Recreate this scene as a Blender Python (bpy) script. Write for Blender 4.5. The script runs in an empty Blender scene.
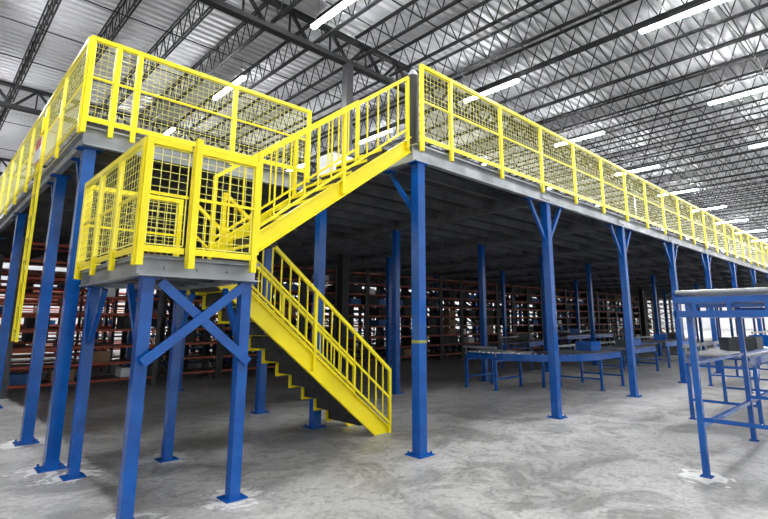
import bpy, math, random
from mathutils import Vector, Matrix
random.seed(3)
scene = bpy.context.scene
try:
    scene.view_settings.view_transform = 'Standard'
except Exception as e:
    print(e)
COL = scene.collection

# ---------------------------------------------------------------- materials
def mat(name, c1, c2=None, rough=0.5, metal=0.0, scale=6.0, bump=0.0, detail=4, emit=None):
    m = bpy.data.materials.new(name); m.use_nodes = True
    nt = m.node_tree; n = nt.nodes; b = n['Principled BSDF']
    b.inputs['Roughness'].default_value = rough
    b.inputs['Metallic'].default_value = metal
    c2 = c2 or tuple(x*0.85 for x in c1)
    tc = n.new('ShaderNodeTexCoord'); no = n.new('ShaderNodeTexNoise')
    no.inputs['Scale'].default_value = scale; no.inputs['Detail'].default_value = detail
    r = n.new('ShaderNodeValToRGB')
    r.color_ramp.elements[0].position = .35; r.color_ramp.elements[1].position = .65
    r.color_ramp.elements[0].color = (*c2, 1); r.color_ramp.elements[1].color = (*c1, 1)
    nt.links.new(tc.outputs['Object'], no.inputs['Vector'])
    nt.links.new(no.outputs['Fac'], r.inputs['Fac'])
    nt.links.new(r.outputs['Color'], b.inputs['Base Color'])
    if bump:
        bp = n.new('ShaderNodeBump'); bp.inputs['Strength'].default_value = bump
        bp.inputs['Distance'].default_value = .01
        nt.links.new(no.outputs['Fac'], bp.inputs['Height'])
        nt.links.new(bp.outputs['Normal'], b.inputs['Normal'])
    if emit:
        b.inputs['Emission Color'].default_value = (*emit[0], 1)
        b.inputs['Emission Strength'].default_value = emit[1]
    return m

YEL = mat('yellow_paint', (.97,.82,.008), (.93,.76,.006), .33, 0, 4)
WIR = mat('yellow_wire', (.97,.92,.22), (.94,.88,.18), .4, 0, 4)
BLU = mat('blue_paint', (.004,.092,.38), (.003,.066,.29), .18, 0, 5)
GRY = mat('galvanised_steel', (.42,.44,.46), (.24,.26,.28), .42, .35, 3)
GRD = mat('dark_grey_steel', (.07,.075,.08), (.04,.045,.05), .5, .2, 5)
TRD = mat('tread_steel', (.035,.035,.037), (.02,.02,.022), .6, .2, 8)
BLK = mat('black_steel', (.018,.018,.02), (.012,.012,.013), .5, 0, 5)
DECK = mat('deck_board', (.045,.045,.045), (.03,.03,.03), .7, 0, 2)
UND = mat('deck_beam_steel', (.16,.165,.18), (.09,.095,.105), .45, .3, 3)
LAN = mat('landing_plate', (.30,.31,.32), (.2,.21,.22), .6, .2, 3)
JOI = mat('joist_paint', (.004,.004,.005), (.003,.003,.004), .7, 0, 3)
CEI = mat('corrugated_roof_sheet', (.58,.59,.61), (.53,.54,.56), .5, .05, .4)
WAL = mat('wall_paint', (.72,.73,.74), (.64,.65,.66), .8, 0, .5)
RED = mat('rust_red_paint', (.38,.065,.022), (.24,.04,.015), .5, 0, 3)
REDD = mat('orange_red_paint', (.34,.07,.022), (.2,.04,.014), .5, 0, 3)
BLD = mat('dark_blue_paint', (.01,.09,.30), (.008,.06,.2), .5, 0, 3)
CAR = mat('cardboard', (.28,.17,.10), (.2,.12,.07), .8, 0, 4)
CARD = mat('dark_carton', (.04,.038,.038), (.02,.02,.022), .8, 0, 4)
WHT = mat('white_paint', (.75,.76,.77), (.62,.63,.65), .5, 0, 3)
ROL = mat('roller_steel', (.38,.39,.41), (.26,.27,.28), .3, .7, 6)
TUB = mat('light_tube', (1,1,1), (1,1,1), .5, 0, 1, emit=((.97,.985,1.0), 390))
STK = mat('sticker_yellow_green', (.30,.34,.08), (.22,.26,.05), .5)
REDS = mat('sign_red', (.6,.03,.02), (.5,.02,.02), .5)

def floor_mat():
    m = bpy.data.materials.new('concrete_floor'); m.use_nodes = True
    nt = m.node_tree; n = nt.nodes; L = nt.links; b = n['Principled BSDF']
    tc = n.new('ShaderNodeTexCoord')
    def noise(s, d, dist=0):
        x = n.new('ShaderNodeTexNoise'); x.inputs['Scale'].default_value = s
        x.inputs['Detail'].default_value = d; x.inputs['Distortion'].default_value = dist
        x.inputs['Roughness'].default_value = .66
        L.new(tc.outputs['Object'], x.inputs['Vector']); return x
    def ramp(src, p0, c0, p1, c1):
        r = n.new('ShaderNodeValToRGB')
        r.color_ramp.elements[0].position = p0; r.color_ramp.elements[0].color = (*c0, 1)
        r.color_ramp.elements[1].position = p1; r.color_ramp.elements[1].color = (*c1, 1)
        L.new(src, r.inputs['Fac']); return r
    a = ramp(noise(.35, 8, .6).outputs['Fac'], .35, (.36,.355,.345), .65, (.48,.475,.465))
    c = ramp(noise(1.3, 14, 1.4).outputs['Fac'], .42, (.64,.635,.63), .55, (1.04,1.04,1.04))
    s = ramp(noise(24, 10).outputs['Fac'], .36, (.78,.78,.78), .6, (1.04,1.04,1.04))
    e = ramp(noise(4.5, 12, 2.5).outputs['Fac'], .37, (.70,.695,.69), .47, (1,1,1))
    br = n.new('ShaderNodeTexBrick'); br.inputs['Scale'].default_value = 1.0
    br.inputs['Brick Width'].default_value = 4.6; br.inputs['Row Height'].default_value = 4.6
    br.inputs['Mortar Size'].default_value = .008; br.offset = 0
    br.inputs['Color1'].default_value = (1,1,1,1); br.inputs['Color2'].default_value = (.97,.97,.97,1)
    br.inputs['Mortar'].default_value = (.78,.78,.78,1)
    L.new(tc.outputs['Object'], br.inputs['Vector'])
    def mul(x, y):
        k = n.new('ShaderNodeMix'); k.data_type = 'RGBA'; k.blend_type = 'MULTIPLY'
        k.inputs[0].default_value = 1
        L.new(x, k.inputs[6]); L.new(y, k.inputs[7]); return k.outputs[2]
    col = mul(mul(mul(a.outputs['Color'], c.outputs['Color']), s.outputs['Color']), e.outputs['Color'])
    col = mul(col, br.outputs['Color'])
    nz = noise(5, 8, 1.5)
    acc = None
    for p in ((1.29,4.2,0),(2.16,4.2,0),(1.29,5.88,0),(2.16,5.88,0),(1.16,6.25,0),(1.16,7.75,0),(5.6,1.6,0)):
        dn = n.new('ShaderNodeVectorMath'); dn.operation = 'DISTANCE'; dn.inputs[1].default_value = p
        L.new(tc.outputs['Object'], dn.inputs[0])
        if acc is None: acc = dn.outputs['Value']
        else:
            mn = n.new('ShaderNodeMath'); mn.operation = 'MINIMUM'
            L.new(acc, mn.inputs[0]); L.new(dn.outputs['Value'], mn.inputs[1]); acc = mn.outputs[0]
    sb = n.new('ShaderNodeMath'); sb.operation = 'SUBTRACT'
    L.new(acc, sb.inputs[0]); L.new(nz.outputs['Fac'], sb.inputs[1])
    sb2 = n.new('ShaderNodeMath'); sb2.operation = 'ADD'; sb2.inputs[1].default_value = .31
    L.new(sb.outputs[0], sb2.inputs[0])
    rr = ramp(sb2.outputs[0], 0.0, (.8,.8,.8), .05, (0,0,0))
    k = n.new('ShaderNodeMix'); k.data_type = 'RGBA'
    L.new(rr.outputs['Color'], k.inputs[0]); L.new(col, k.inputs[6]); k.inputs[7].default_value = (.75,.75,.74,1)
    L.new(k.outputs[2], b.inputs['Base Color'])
    r = ramp(noise(1.3, 6, 1).outputs['Fac'], .3, (.3,)*3, .7, (.6,)*3)
    L.new(r.outputs['Color'], b.inputs['Roughness'])
    bp = n.new('ShaderNodeBump'); bp.inputs['Strength'].default_value = .2; bp.inputs['Distance'].default_value = .01
    L.new(noise(20, 8).outputs['Fac'], bp.inputs['Height']); L.new(bp.outputs['Normal'], b.inputs['Normal'])
    return m
FLO = floor_mat()

# ---------------------------------------------------------------- builders
class MB:
    def __init__(s): s.v = []; s.f = []
    def box(s, a, b):
        x0,y0,z0 = a; x1,y1,z1 = b; o = len(s.v)
        s.v += [(x0,y0,z0),(x1,y0,z0),(x1,y1,z0),(x0,y1,z0),(x0,y0,z1),(x1,y0,z1),(x1,y1,z1),(x0,y1,z1)]
        s.f += [tuple(o+i for i in q) for q in ((3,2,1,0),(4,5,6,7),(0,1,5,4),(1,2,6,5),(2,3,7,6),(3,0,4,7))]
        return s
    def beam(s, p, q, w, h=None, up=(0,0,1)):
        h = h or w; p = Vector(p); q = Vector(q); d = (q-p).normalized(); up = Vector(up)
        if abs(d.dot(up)) > .99: up = Vector((0,1,0))
        r = d.cross(up).normalized()*w/2; u = r.cross(d).normalized()*h/2
        o = len(s.v)
        for c in (p, q):
            s.v += [tuple(c-r-u), tuple(c+r-u), tuple(c+r+u), tuple(c-r+u)]
        s.f += [tuple(o+i for i in t) for t in ((0,1,2,3),(7,6,5,4),(4,5,1,0),(5,6,2,1),(6,7,3,2),(7,4,0,3))]
        return s
    def cyl(s, p, q, r, n=12, r2=None):
        p = Vector(p); q = Vector(q); d = (q-p).normalized(); r2 = r if r2 is None else r2
        up = Vector((0,0,1)) if abs(d.z) < .9 else Vector((1,0,0))
        a = d.cross(up).normalized(); b = a.cross(d); o = len(s.v)
        for c, rr in ((p, r), (q, r2)):
            for i in range(n):
                t = 2*math.pi*i/n; s.v.append(tuple(c+(a*math.cos(t)+b*math.sin(t))*rr))
        for i in range(n):
            j = (i+1) % n; s.f.append((o+j, o+i, o+n+i, o+n+j))
        s.f.append(tuple(o+i for i in range(n))); s.f.append(tuple(o+n+i for i in reversed(range(n))))
        return s
    def prism_y(s, pts, y0, y1):
        n = len(pts); o = len(s.v)
        s.v += [(x,y0,z) for x,z in pts]+[(x,y1,z) for x,z in pts]
        s.f.append(tuple(o+i for i in range(n))); s.f.append(tuple(o+n+i for i in reversed(range(n))))
        for i in range(n):
            j = (i+1) % n; s.f.append((o+j, o+i, o+n+i, o+n+j))
        return s
    def arc(s, c, r, w, z0, z1, a0, a1, n=16):
        o = len(s.v)
        for i in range(n+1):
            t = a0+(a1-a0)*i/n; cs, sn = math.cos(t), math.sin(t)
            for rr, z in ((r-w/2,z0),(r+w/2,z0),(r+w/2,z1),(r-w/2,z1)):
                s.v.append((c[0]+rr*cs, c[1]+rr*sn, z))
        for i in range(n):
            a = o+4*i; b = a+4
            for k in range(4):
                j = (k+1) % 4; s.f.append((a+k, a+j, b+j, b+k))
        s.f.append((o,o+3,o+2,o+1)); e = o+4*n; s.f.append((e,e+1,e+2,e+3))
        return s
    def channel(s, p, q, h, fl, t=.012, side=1):
        p = Vector(p); q = Vector(q); d = (q-p).normalized(); r = d.cross(Vector((0,0,1))).normalized()*side
        u = Vector((0,0,1)) if abs(d.z) < .01 else (r*side).cross(d).normalized()
        if u.z < 0: u = -u
        s.beam(p, q, t, h, tuple(u))
        for k in (1,-1):
            off = u*(h/2-t/2)*k + r*(fl/2+t/2)
            s.beam(p+off, q+off, fl, t, tuple(u))
        return s
    def mesh(s, name, m):
        me = bpy.data.meshes.new(name); me.from_pydata(s.v, [], s.f); me.update()
        me.materials.append(m)
        import bmesh
        bm = bmesh.new(); bm.from_mesh(me); bmesh.ops.recalc_face_normals(bm, faces=bm.faces); bm.to_mesh(me); bm.free()
        return me

def obj(name, me=None, parent=None, loc=(0,0,0), rz=0, label=None, cat=None, kind=None, group=None):
    o = bpy.data.objects.new(name, me)
    o.location = loc; o.rotation_euler = (0,0,rz)
    if parent: o.parent = parent
    if label: o['label'] = label
    if cat: o['category'] = cat
    if kind: o['kind'] = kind
    if group: o['group'] = group
    COL.objects.link(o)
    return o

def dup(top, loc, rz=0):
    def rec(o, par):
        c = o.copy()
        if par: c.parent = par
        COL.objects.link(c)
        for k in o.children: rec(k, c)
        return c
    c = rec(top, None); c.location = loc; c.rotation_euler = (0,0,rz)
    return c

# ---------------------------------------------------------------- setting
XE, YE = 100.0, 46.0
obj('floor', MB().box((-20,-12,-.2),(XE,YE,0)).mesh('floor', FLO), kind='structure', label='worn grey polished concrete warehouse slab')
obj('wall_back', MB().box((-20,YE,0),(XE,YE+.3,11.2)).mesh('wall_back', WAL), kind='structure', label='light grey warehouse wall')
obj('wall_right', MB().box((XE,-12,0),(XE+.3,YE+.3,11.2)).mesh('wall_right', WAL), kind='structure', label='light grey warehouse wall')
ZC = 10.85
mb = MB(); y = -12.0; prof = []
while y < YE:
    prof += [(y,ZC),(y+.14,ZC),(y+.17,ZC+.10),(y+.27,ZC+.10)]; y += .30
for (yy,zz) in prof: mb.v += [(-20,yy,zz),(XE,yy,zz)]
for i in range(len(prof)-1): mb.f.append((2*i,2*i+1,2*i+3,2*i+2))
mb.box((-20,-12,ZC+.12),(XE,YE,ZC+.2))
obj('ceiling', mb.mesh('ceiling', CEI), kind='structure', label='silver corrugated metal roof deck')

ZJ0, ZJ1 = 9.95, 10.80
def girder_mesh(L=12.0):
    m = MB()
    m.beam((0,0,ZJ0-.1),(L,0,ZJ0-.1),.25,.16); m.beam((0,0,ZJ1-.08),(L,0,ZJ1-.08),.22,.12)
    n = 8; s = L/n
    for i in range(n):
        m.beam((i*s,0,ZJ0-.1),(i*s+s/2,0,ZJ1-.08),.09); m.beam((i*s+s/2,0,ZJ1-.08),(i*s+s,0,ZJ0-.1),.09)
        m.beam((i*s+s/2,0,ZJ0-.1),(i*s+s/2,0,ZJ1-.08),.05)
    return m.mesh('roof_girder', JOI)
gm = girder_mesh()
for Y in (0,12,24,36):
    x = -14.7
    while x < XE-12:
        obj('roof_girder', gm, None, (x,Y,0), label='black open-web steel roof girder under the roof', cat='girder', group='roof girders'); x += 12
def joist_mesh(L=11.7):
    m = MB()
    for dx in (-.04,.04):
        m.beam((dx,0,ZJ0+.03),(dx,L,ZJ0+.03),.042,.045); m.beam((dx,0,ZJ1-.0),(dx,L,ZJ1-.0),.04,.045)
    n = 17; s = L/n
    for i in range(n):
        m.beam((0,i*s,ZJ1),(0,i*s+s/2,ZJ0+.03),.026); m.beam((0,i*s+s/2,ZJ0+.03),(0,i*s+s,ZJ1),.026)
    return m.mesh('roof_joist', JOI)
jm = joist_mesh()
for Y in (-12,0,12,24):
    x = -6.0
    while x < 80:
        if not (Y == -12 and x < 3):
            obj('roof_joist', jm, None, (x,Y+.15,0), label='black open-web steel bar joist carrying the roof', cat='joist', group='roof joists')
        x += 1.55 if x < 60 else 2.2
bm_ = MB().beam((0,0,0),(94,0,0),.028).mesh('joist_bridging', JOI)
for Y in (1.2,2.5,3.7,5,6.2,7.5,8.7,10,14.5,17,19.5,22,26.5,31):
    obj('joist_bridging', bm_, None, (-6,Y,ZJ0+.02), label='thin dark steel bridging bar across the roof joists', cat='bridging bar', group='joist bridging')
cm = MB().box((-.13,-.13,0),(.13,.13,9.8)).box((-.22,-.22,0),(.22,.22,.03)).mesh('building_column', BLK)
for X in (9.3,33.3,57.3):
    for Y in (12,24,36):
        obj('building_column', cm, None, (X,Y,0), label='tall dark grey square steel roof column', cat='column', group='roof columns')

# lights
fx = obj('strip_light', None, None, (0,0,0), label='white hanging linear fluorescent strip light', cat='light fixture', group='ceiling strip lights')
obj('housing', MB().box((-.08,-1.2,.03),(.08,1.2,.06)).mesh('housing', WHT), fx)
obj('light_tube', MB().box((-.055,-1.17,-.03),(.055,1.17,.028)).mesh('light_tube', TUB), fx)
for yy in (-.9,.9):
    obj('hanger', MB().cyl((0,yy,.06),(0,yy,.9),.006,6).mesh('hanger', GRD), fx)
first = True
for Y in (-3.2,3.3,9.8,16.3,22.8,29.3,35.8):
    for i in range(-1,12):
        X = 7.2+7*i
        if first: fx.location = (X,Y,9.75); first = False
        else: dup(fx, (X,Y,9.75))

# ---------------------------------------------------------------- mezzanine
ZD = 3.62
X0, Y0, SP = 4.24, 4.03, 3.06
NX = 17; XD = X0+SP*(NX-1)+.1
ROWS = [4.03, 7.6, 11.1, 14.6, 18.1, 21.6]
YD = 21.7
mez = obj('mezzanine_platform', None, None, (0,0,0), label='long grey steel mezzanine platform carried on blue columns', cat='mezzanine')
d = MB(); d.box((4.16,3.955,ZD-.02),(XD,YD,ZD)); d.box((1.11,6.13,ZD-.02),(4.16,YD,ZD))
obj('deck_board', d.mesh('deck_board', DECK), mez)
hb = .22; zb = ZD-.02-hb/2-.002
def edge(p, q, side): obj('edge_beam', MB().channel(p, q, hb, .06, .018, side).mesh('edge_beam', GRY), mez)
edge((4.14,4.025,zb),(XD,4.025,zb),1)
edge((4.20,4.04,zb),(4.20,6.12,zb),-1)
edge((1.11,6.20,zb),(4.19,6.20,zb),1)
edge((1.18,6.21,zb),(1.18,YD,zb),-1)
sp = MB().box((-.14,0,-.08),(.14,.008,.08))
for a in (-.1,-.04,.04,.1):
    for c in (-.05,.05): sp.cyl((a,0,c),(a,-.016,c),.014,6)
spm = sp.mesh('splice_plate', GRY)
for i in range(NX):
    X = X0+SP*i
    obj('cross_beam', MB().beam((X,4.06,zb-.01),(X,YD-.1,zb-.01),.09,hb-.03).mesh('cross_beam', UND), mez)
    if i: obj('splice_plate', spm, mez, (X,4.006,zb))
obj('splice_plate', spm, mez, (2.4,6.181,zb))
obj('cross_beam', MB().beam((2.7,6.3,zb-.01),(2.7,YD-.1,zb-.01),.09,hb-.03).mesh('cross_beam', UND), mez)
y = 4.6
while y < YD:
    xs = X0 if y < 6.2 else 1.2
    obj('purlin', MB().channel((xs,y,ZD-.105),(XD,y,ZD-.105),.15,.05,.006,1).mesh('purlin', UND), mez)
    y += .6
ZT = ZD-.02-hb-.004
def column(name, braces, lab, group):
    t = obj(name, None, None, (0,0,0), label=lab, cat='column', group=group)
    sh = MB().box((-.06,-.06,.012),(.06,.06,ZT))
    sh.box((-.12,-.075,ZT-.014),(.12,.075,ZT))
    obj('shaft', sh.mesh('shaft', BLU), t)
    bp = MB().box((-.12,-.12,0),(.12,.12,.012))
    for a in (-.09,.09):
        for b in (-.09,.09): bp.cyl((a,b,.012),(a,b,.04),.012,6)
    obj('base_plate', bp.mesh('base_plate', BLU), t)
    for (dx,dy) in braces:
        m = MB()
        m.beam((dx*.065,dy*.065,ZT-.62),(dx*.5,dy*.5,ZT-.01),.045,.05)
        m.box((dx*.5-.07,dy*.5-.07,ZT-.012),(dx*.5+.07,dy*.5+.07,ZT-.002))
        obj('knee_brace', m.mesh('knee_brace', BLU), t)
    return t
L1 = 'blue square steel mezzanine column with V knee braces'
c_front = column('support_column', [(1,0),(-1,0)], L1, 'mezzanine columns')
c_front.location = (X0+SP, Y0, 0)
for i in range(2, NX): dup(c_front, (X0+SP*i, Y0, 0))
cc = column('support_column', [(0,1)], 'blue square steel corner column with one knee brace and tape mark', 'mezzanine columns')
cc.location = (X0,Y0,0)
obj('tape_mark', MB().box((-.062,-.062,1.21),(.062,.062,1.245)).mesh('tape_mark', STK), cc, label='faint yellow-green tape band')
cin = column('support_column', [], 'blue square steel mezzanine column under the deck', 'mezzanine columns')
cin.location = (X0, 6.05, 0)
for r in ROWS[1:]:
    for i in range(NX):
        if r > 8 and i % 2: continue
        dup(cin, (X0+SP*i, r, 0))
cl = column('support_column', [(0,1)], 'blue square steel column under the platform corner', 'mezzanine columns')
cl.location = (1.2,6.28,0)
for r in (7.75,11.1,14.6,18.1,21.6): dup(cl, (1.2, r, 0))

# ---------------------------------------------------------------- guardrails
RH = 1.03
cache = {}
def panel_parts(w, h, endpost, foot):
    key = (round(w,3),h,endpost,foot)
    if key in cache: return cache[key]
    parts = []
    P = MB().box((-.025,-.02,-foot),(.025,.02,h)); parts.append(('post', P.mesh('post', YEL)))
    if endpost: parts.append(('post', MB().box((w-.025,-.02,-foot),(w+.025,.02,h)).mesh('post', YEL)))
    a, b = .026, w-.026
    parts.append(('top_rail', MB().box((a,-.02,h-.048),(b,.02,h)).mesh('top_rail', YEL)))
    parts.append(('mid_rail', MB().box((a,-.018,h*.52-.012),(b,.0,h*.52+.012)).mesh('mid_rail', YEL)))
    parts.append(('bottom_rail', MB().box((a,-.014,.015),(b,-.002,.065)).mesh('bottom_rail', YEL)))
    m = MB()
    z0, z1 = .075, h-.052
    m.box((a+.004,.004,z0),(b-.004,.014,z0+.008)); m.box((a+.004,.004,z1-.008),(b-.004,.014,z1))
    m.box((a+.004,.004,z0),(a+.012,.014,z1)); m.box((b-.012,.004,z0),(b-.004,.014,z1))
    k = max(2, round((b-a-.016)/.066)); s = (b-a-.016)/k
    for i in range(1,k):
        x = a+.008+i*s; m.box((x-.0022,.006,z0+.006),(x+.0022,.008,z1-.006))
    k = round((z1-z0)/.066); s = (z1-z0)/k
    for i in range(1,k):
        z = z0+i*s; m.box((a+.010,.006,z-.0022),(b-.010,.008,z+.0022))
    parts.append(('wire_mesh', m.mesh('wire_mesh', WIR)))
    cache[key] = parts; return parts
def panel(loc, rz, w, h=RH, end=False, foot=.12, group='platform guardrails', lab='yellow guardrail panel with wire mesh infill on platform edge'):
    t = obj('guardrail_panel', None, None, loc, rz, label=lab, cat='railing', group=group)
    for n, me in panel_parts(w,h,end,foot): obj(n, me, t)
    return t
YR = 3.925
panel((4.21,YR,ZD),0,.56)
x = 4.77
while x < XD-1.2:
    panel((x,YR,ZD),0,1.15); x += 1.15
YF = 6.095
panel((1.08,YF,ZD),0,.27); panel((1.35,YF,ZD),0,.23); panel((1.58,YF,ZD),0,1.22); panel((2.80,YF,ZD),0,1.20,end=True)
y = 6.16
while y < 20.5:
    panel((1.06,y,ZD),math.pi/2,1.2); y += 1.2

gp = obj('gate_post', None, None, (4.36,4.22,ZD), label='black padded gate post with grey cap at stair head', cat='post')
obj('post_shaft', MB().cyl((0,0,0),(0,0,1.03),.075,20).mesh('post_shaft', BLK), gp)
obj('post_cap', MB().cyl((0,0,1.03),(0,0,1.07),.075,20,.06).cyl((0,0,1.07),(0,0,1.12),.06,20,.03).mesh('post_cap', GRY), gp)
cb = obj('control_cabinet', None, None, (5.6,7.4,ZD), label='white metal control cabinet standing on the platform', cat='cabinet')
obj('body', MB().box((-.35,-.2,0),(.35,.2,.95)).mesh('body', WHT), cb)
obj('door', MB().box((-.33,-.22,.05),(.33,-.202,.9)).mesh('door', WHT), cb)

# ---------------------------------------------------------------- staircase
ST = obj('staircase', None, None, (0,0,0), label='yellow and blue steel switchback staircase with raised landing', cat='staircase')
ZL = 1.97; LX0, LX1, LY0, LY1 = 1.19, 2.12, 4.05, 5.92
obj('landing_deck', MB().box((LX0-.01,LY0-.01,ZL-.012),(LX1+.07,LY1+.01,ZL)).mesh('landing_deck', LAN), ST, label='grey landing plate')
zl = ZL-.014-.075
def lfr(p,q,s): obj('landing_frame', MB().channel(p,q,.15,.065,.014,s).mesh('landing_frame', GRY), ST, label='grey steel channel')
lfr((LX0,LY0+.072,zl),(LX1+.06,LY0+.072,zl),1); lfr((LX0,LY1-.072,zl),(LX1+.06,LY1-.072,zl),-1)
lfr((LX0+.072,LY0+.08,zl),(LX0+.072,LY1-.08,zl),-1); lfr((LX1-.01,LY0+.08,zl),(LX1-.01,LY1-.08,zl),1)
for x in (1.4,1.66,1.92):
    obj('bolt', MB().cyl((x,LY0+.065,zl),(x,LY0+.045,zl),.014,6).mesh('bolt', GRY), ST)
for k in range(1,5):
    obj('landing_joist', MB().beam((LX0+.09,LY0+k*.37,zl+.01),(LX1-.03,LY0+k*.37,zl+.01),.05,.12).mesh('landing_joist', UND), ST)
zt = ZL-.178
for (x,y) in ((1.30,4.2),(2.13,4.2),(1.30,5.80),(2.16,5.80)):
    m = MB().box((x-.046,y-.046,.012),(x+.046,y+.046,zt)).box((x-.095,y-.095,0),(x+.095,y+.095,.012)).box((x-.075,y-.075,zt),(x+.075,y+.075,zt+.01))
    obj('leg', m.mesh('leg', BLU), ST, label='blue square steel leg with base plate')
obj('cross_brace', MB().beam((1.38,4.13,1.77),(2.17,4.13,1.11),.02,.075).mesh('cross_brace', BLU), ST, label='blue diagonal cross brace')
obj('cross_brace', MB().beam((1.29,4.105,1.15),(2.08,4.105,1.77),.02,.075).mesh('cross_brace', BLU), ST, label='blue diagonal cross brace')
for y0,y1 in ((4.26,4.62),(5.74,5.38)):
    for x in (1.30,2.14):
        obj('knee_brace', MB().beam((x,y0,1.25),(x,y1,1.76),.045).mesh('knee_brace', BLU), ST, label='blue knee brace')

def flight(xa, za, xb, zb_, y0, y1, nr, up):
    dx = xb-xa; slope = (zb_-za)/dx
    def zn(x): return za+(x-xa)*slope
    if up:
        def zr(x): t = (x-xa)/dx; return zn(x)+.12*(1-t)
    else: zr = zn
    for yy, sd in ((y0,1),(y1,-1)):
        m = MB()
        hi, lo = .12, -.13
        if up: pts = [(xa-.03,za+.25),(xa-.03,za+.06),(xb,zn(xb)-.13),(xb,zn(xb)+.07)]
        else:
            if sd == -1: lo = -.02
            xe = xa + (0.0-lo-za)/slope
            pts = [(xa,zn(xa)+hi),(xa,zn(xa)+lo),(xe,0.0),(xb+.12,0.0),(xb+.12,max(.05,zn(xb+.12)+hi))]
        m.prism_y(pts, yy-.006, yy+.006)
        o_ = -sd
        pa, pb = pts[0], pts[-1]
        m.beam((pa[0],yy+.02*o_,pa[1]-.006),(pb[0],yy+.02*o_,pb[1]-.006),.04,.012,(0,0,1))
        pa, pb = pts[1], pts[2]
        m.beam((pa[0],yy+.02*o_,pa[1]+.006),(pb[0],yy+.02*o_,pb[1]+.006),.04,.012,(0,0,1))
        obj('stringer', m.mesh('stringer', YEL), ST, label='yellow steel stringer')
    rise = abs(zb_-za)/nr; run = abs(dx)/(nr)
    for i in range(1, nr):
        z = za + (i*rise if up else -i*rise)
        xs = xa + (i-1)*run
        if up: pts = [(xs,z),(xs+run+.006,z),(xs+run+.006,z-.012),(xs+.008,z-.012),(xs+.008,z-rise+.0),(xs,z-rise)]
        else: pts = [(xs+run+.01,z),(xs+.008,z),(xs+.008,z+rise-.03),(xs,z+rise-.03),(xs,z-.014),(xs+run+.01,z-.014)]
        obj('tread', MB().prism_y(pts, y0+.01, y1-.01).mesh('tread', TRD), ST, label='dark folded steel tread and riser')
        nx = xs if up else xs+run+.02
        obj('tread_nosing', MB().box((nx-.009,y0+.012,z-.028),(nx-.001,y1-.012,z+.002)).mesh('tread_nosing', YEL), ST, label='yellow nosing strip')
        if not up:
            obj('tread_bracket', MB().prism_y([(xs-.004,z-.018),(xs+run,z-.018),(xs+run,z-.05),(xs-.034,z-.05),(xs-.034,z+rise-.06),(xs-.004,z+rise-.06)], y1-.04, y1-.012).mesh('tread_bracket', YEL), ST, label='yellow stepped tread bracket')
    for yy in (y0, y1):
        off = -.03 if yy == y0 else .03
        Y = yy+off
        H = .88
        xs_, xe_ = (xa, xb-.06) if up else (xa+.03, xb+.09)
        lowo = .20
        m = MB().beam((xs_,Y,zr(xs_)+H),(xe_,Y,zr(xe_)+H),.04,.04)
        obj('handrail', m.mesh('handrail', YEL), ST, label='yellow sloping handrail')
        offs = [lowo] if up else [lowo, .52]
        for k in offs:
            obj('mid_rail', MB().beam((xs_,Y,zr(xs_)+k),(xe_,Y,zr(xe_)+k),.024,.024).mesh('mid_rail', YEL), ST, label='yellow sloping rail')
        n = round((xe_-xs_)/(.15 if up else .125)/2)*2
        for i in range(1,n):
            x = xs_+i*(xe_-xs_)/n
            if i*2 == n: continue
            obj('baluster', MB().beam((x,Y,zr(x)+lowo),(x,Y,zr(x)+H),.014).mesh('baluster', YEL), ST, label='thin yellow vertical bar')
        for k in (0,.5,1):
            x = xs_+k*(xe_-xs_)
            zb0 = zr(x)-.05 if (up or k < 1) else 0.0
            obj('rail_post', MB().beam((x,Y,zb0),(x,Y,zr(x)+H+.01),.038,.038,(0,1,0)).mesh('rail_post', YEL), ST, label='yellow rail post')
flight(2.13, ZL, 4.12, ZD, 4.06, 4.96, 9, True)
flight(2.25, ZL, 4.66, 0.0, 5.10, 5.80, 12, False)
def lrail(loc, rz, w, end=False, h=.92):
    g = obj('landing_rail', None, ST, loc, rz, label='yellow mesh guardrail around the landing')
    for n, me in panel_parts(w,h,end,.09): obj(n, me, g)
lrail((LX0-.02,LY0-.035,ZL),0,.35); lrail((LX0+.35,LY0-.035,ZL),0,.56,True)
for k in range(3): lrail((LX0-.035,LY0+.01+k*.615,ZL),math.pi/2,.615,k==2)
lrail((LX0,LY1+.035,ZL),0,.95,True)
obj('rail_post', MB().box((LX0+.325,LY0-.10,ZL-.10),(LX0+.375,LY0-.058,ZL+.98)).mesh('rail_post', YEL), ST, label='thick yellow post')

ld = obj('access_ladder', None, None, (.99,8.1,0), label='yellow steel ladder hung on the platform edge', cat='ladder')
for yy in (-.16,.16):
    obj('side_rail', MB().beam((0,yy,1.2),(0,yy,4.3),.03,.04).mesh('side_rail', YEL), ld)
rg = MB().cyl((0,-.14,0),(0,.14,0),.012,8).mesh('rung', YEL)
for i in range(10): obj('rung', rg, ld, (0,0,1.35+.3*i))
sg = obj('warning_sign', None, None, (.962,8.1,3.75), label='small red and white warning sign on the yellow ladder', cat='sign')
obj('plate', MB().box((-.01,-.19,-.17),(0,.19,.17)).mesh('plate', WHT), sg)
obj('red_band', MB().box((-.014,-.19,.04),(-.0105,.19,.17)).mesh('red_band', REDS), sg)
obj('sign_frame', MB().box((-.012,-.19,-.172),(-.0105,.19,-.15)).mesh('sign_frame', REDS), sg)

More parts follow.
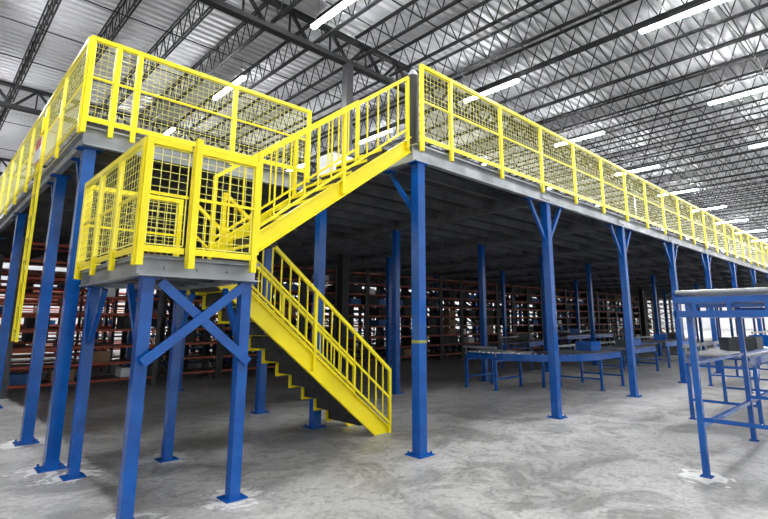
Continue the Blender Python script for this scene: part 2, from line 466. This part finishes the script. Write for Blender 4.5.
# ---------------------------------------------------------------- conveyors
rollc = {}
def conveyor(loc, rz, L, W, H, lab, name='roller_conveyor', nleg=None, deep=.16, ins=-.032, brace=True, lw=.025, guide=True):
    t = obj(name, None, None, loc, rz, label=lab, cat='conveyor', group='roller conveyors')
    for s in (0, 1):
        y = s*W
        obj('side_rail', MB().channel((0,y,H-deep/2),(L,y,H-deep/2),deep,.03,.006,1 if s == 0 else -1).mesh('side_rail', BLU), t)
    key = round(W,3)
    if key not in rollc: rollc[key] = MB().cyl((0,.012,0),(0,W-.012,0),.028,10).mesh('roller', ROL)
    n = min(100, int(L/.12))
    for i in range(n):
        obj('roller', rollc[key], t, ((i+.5)*L/n,0,H+.004))
    if guide:
        g = MB().beam((0,W+.05,H+.12),(L,W+.05,H+.12),.02,.05)
        for i in range(int(L/.8)+1):
            x = .05+i*.8
            if x < L: g.box((x-.012,W+.02,H-.06),(x+.012,W+.04,H+.12))
        obj('guide_rail', g.mesh('guide_rail', GRY), t, label='grey side guide rail')
    nl = nleg or max(2, int(L/1.6)+1)
    for i in range(nl):
        x = .06+i*(L-.12)/(nl-1)
        for y in (ins, W-ins):
            obj('leg', MB().box((x-lw,y-lw,.01),(x+lw,y+lw,H-deep)).box((x-.05,y-.05,0),(x+.05,y+.05,.01)).mesh('leg', BLU), t)
        i_ = max(ins,0)
        for z in (H*.3, H-deep-.03):
            obj('cross_bar', MB().beam((x,i_,z),(x,W-i_,z),.035).mesh('cross_bar', BLU), t)
        if brace and i < nl-1:
            obj('leg_brace', MB().beam((x,0,H*.3),(x+.45,0,H-deep),.03).mesh('leg_brace', BLU), t)
    return t
lc = 'blue steel roller conveyor on legs standing on concrete'
tc_ = conveyor((5.58,.72,0),0,4.2,.98,1.74,'tall blue steel roller conveyor stand with open double side rails', nleg=3, deep=.10, ins=.12, brace=False, lw=.028, guide=False)
for y in (.0,.98):
    obj('lower_rail', MB().beam((0,y,1.53),(4.2,y,1.53),.035,.065).mesh('lower_rail', BLU), tc_)
    for k in range(8):
        obj('bracket', MB().box((.02+k*.58,y-.012,1.56),(.07+k*.58,y+.012,1.64)).mesh('bracket', BLU), tc_)
obj('cross_bar', MB().beam((.02,0,1.53),(.02,.98,1.53),.04,.065).mesh('cross_bar', BLU), tc_)
obj('cross_bar', MB().beam((.02,0,1.67),(.02,.98,1.67),.03,.06).mesh('cross_bar', BLU), tc_)
for y in (.2,.5,.8):
    obj('bracket', MB().box((.008,y-.02,1.56),(.03,y+.02,1.645)).mesh('bracket', BLU), tc_)
for y in (.12,.86):
    obj('cross_bar', MB().beam((.05,y,.46),(4.15,y,.46),.04).mesh('cross_bar', BLU), tc_)
    obj('cross_bar', MB().beam((.05,y,1.05),(4.15,y,1.05),.03).mesh('cross_bar', BLU), tc_)
conveyor((8.6,1.7,0),0,4.0,.8,.95,lc,deep=.13)
conveyor((12.0,.6,0),0,4.0,.8,1.15,lc,deep=.13)
conveyor((13.2,2.6,0),0,2.6,.8,.8,lc,deep=.13)
conveyor((17.0,2.4,0),0,5.0,.8,1.0,lc)
conveyor((19.0,.6,0),0,6.0,.8,1.4,lc)
conveyor((23.5,2.2,0),0,6.0,.8,1.1,lc)
CX = 10.65; CYY = 6.35
conveyor((CX,CYY-1.5,0),0,1.2,.9,.76,lc,deep=.13,brace=False)
conveyor((CX-.6,CYY,0),math.pi/2,.9,.9,.76,lc,deep=.13,brace=False)
conveyor((14.2,5.5,0),0,1.8,.9,.70,lc,deep=.13,brace=False)
conveyor((13.6,8.3,0),math.radians(12),2.2,.9,.8,lc,deep=.13,brace=False)
conveyor((17.2,5.6,0),0,3.2,.9,.78,lc,deep=.13,nleg=2,brace=False)
conveyor((17.4,9.0,0),0,4.0,.9,.9,lc,deep=.13,nleg=2,brace=False)
cv = obj('curved_conveyor', None, None, (CX,CYY,0), label='blue curved roller conveyor bend on short legs', cat='conveyor')
A0, A1 = math.pi, 1.5*math.pi
obj('side_rail', MB().arc((0,0),1.5,.03,.63,.77,A0,A1,18).mesh('side_rail', BLU), cv)
obj('side_rail', MB().arc((0,0),.6,.03,.63,.77,A0,A1,12).mesh('side_rail', BLU), cv)
for i in range(16):
    a = A0+(i+.5)*(A1-A0)/16
    obj('roller', MB().cyl((.62*math.cos(a),.62*math.sin(a),.762),(1.48*math.cos(a),1.48*math.sin(a),.762),.028,10).mesh('roller', ROL), cv)
for r in (.63,1.46):
    a = (A0+A1)/2; x, y = r*math.cos(a), r*math.sin(a)
    obj('leg', MB().box((x-.025,y-.025,0),(x+.025,y+.025,.66)).mesh('leg', BLU), cv)
tote = MB().box((-.25,-.18,0),(.25,.18,.02)).box((-.25,-.18,.02),(-.235,.18,.2)).box((.235,-.18,.02),(.25,.18,.2)).box((-.235,-.18,.02),(.235,-.165,.2)).box((-.235,.165,.02),(.235,.18,.2))
tg = tote.mesh('tote', GRD); tw = tote.mesh('tote', BLU)
for i,(x,y,z) in enumerate(((11.2,5.3,.793),(14.9,5.95,.733),(18.2,6.05,.813),(14.5,8.95,.833),(19.0,9.5,.933),(9.8,2.1,.983),(14.2,3.0,.833),(8.3,1.2,1.773),(13.5,1.0,1.183),(10.6,2.1,.983),(11.9,2.1,.983),(18.5,2.8,1.033),(15.5,3.0,.833),(19.6,6.05,.813),(15.4,5.95,.733))):
    obj('tote', tg if i%2 else tw, None, (x,y,z), .1*i if i < 9 else 0, label='open dark grey plastic tote on a conveyor' if i%2 else 'open blue plastic tote on a conveyor', cat='tote', group='totes on conveyors')

# ---------------------------------------------------------------- racks
def rack(name, W, D, H, nlev, lab, group, colb, colu):
    t = obj(name, None, None, (0,0,0), label=lab, cat='shelving rack', group=group)
    for x in (0, W):
        m = MB()
        for y in (0, D): m.box((x-.04,y-.035,0),(x+.04,y+.035,H))
        z = .2
        while z+.5 < H:
            m.beam((x,0,z),(x,D,z+.5),.025); z += .5
        obj('upright_frame', m.mesh('upright_frame', colu), t)
    for l in range(nlev):
        z = .2+l*(H-.3)/(nlev-1)
        for y in (0, D):
            obj('shelf_beam', MB().box((.045,y-.03,z-.025),(W-.045,y+.02,z+.025)).mesh('shelf_beam', colb), t)
        obj('shelf', MB().box((.05,.022,z+.005),(W-.05,D-.032,z+.02)).mesh('shelf', GRD), t)
    return t
rk = rack('storage_rack', 2.7, .8, 3.1, 9, 'tall storage rack with rust red shelf beams', 'red storage racks', RED, GRD)
rd = rack('storage_rack', 1.15, .8, 3.1, 9, 'dark steel storage rack with orange-red shelf beams', 'dark storage racks', REDD, BLK)
rb = rack('storage_rack', 1.5, .8, 3.1, 8, 'dark steel storage rack with blue shelf beams', 'blue storage racks', BLD, BLK)
posr, posd, posb = [], [], []
x = 4.6
while x < 42: posd.append((x,12.6,0)); x += 1.24
x = 4.6
while x < 44: posb.append((x,15.7,0)); x += 1.6
x = 4.6
while x < 46: posd.append((x,19.6,0)); x += 1.24
for Y in (25.0,31.5):
    x = -1.0
    while x < 22: posr.append((x,Y,0)); x += 2.9
for Y in (13.0, 16.5, 20.0):
    x = -7.5
    while x < -.5 : posr.append((x,Y,0)); x += 2.9
for x in (1.45,): posr += [(x,12.3,0),(x,15.9,0),(x,19.2,0)]
rk.location = posr[0]; rd.location = posd[0]; rb.location = posb[0]
for p in posr[1:]: dup(rk, p)
for p in posd[1:]: dup(rd, p)
for p in posb[1:]: dup(rb, p)
cx = MB().box((-.2,-.25,0),(.2,.25,.24)).mesh('carton', CAR)
cw = MB().box((-.18,-.2,0),(.18,.2,.2)).mesh('carton', WHT)
cd = MB().box((-.24,-.3,0),(.24,.3,.27)).mesh('storage_bin', CARD)
cu = MB().box((-.22,-.28,0),(.22,.28,.2)).mesh('storage_bin', BLD)
cnt = 0
for p, W in [(q,1.15) for q in posd[:26]]+[(q,2.7) for q in posr[16:]+posr[:4]]+[(q,1.15) for q in posd[32:50]]:
    used = set()
    for k in range(7):
        if cnt >= 290: break
        l = random.randint(0,7); z = .2+l*2.8/8+.021
        c = random.randint(0, 1 if W < 2 else 3)
        if (l,c) in used: continue
        used.add((l,c))
        xx = .32+c*(.51 if W < 2 else .64)
        r = random.random()
        me, lb = ((cw,'small white carton on a rack shelf') if r < .12 else (cx,'brown cardboard carton on a rack shelf') if r < .35 else (cu,'blue plastic bin on a rack shelf') if r < .5 else (cd,'dark plastic bin on a rack shelf'))
        bn = me in (cd, cu)
        obj('storage_bin' if bn else 'carton', me, None, (p[0]+xx,p[1]+.4,z), 0, label=lb, cat='bin' if bn else 'box', group='goods on racks')
        cnt += 1

# ---------------------------------------------------------------- light + camera
w = bpy.data.worlds.new('w'); scene.world = w; w.use_nodes = True
w.node_tree.nodes['Background'].inputs[0].default_value = (.97,.985,1,1)
w.node_tree.nodes['Background'].inputs[1].default_value = 1.1
cam = bpy.data.cameras.new('cam'); co = bpy.data.objects.new('camera', cam); COL.objects.link(co)
cam.sensor_width = 36; cam.lens = 493/768*36
cam.shift_x = -16/768; cam.shift_y = -32.5/768
cam.clip_end = 500
co.location = (0,0,1.47); co.rotation_euler = (math.radians(90+10.7),0,math.radians(45.7-90))
scene.camera = co
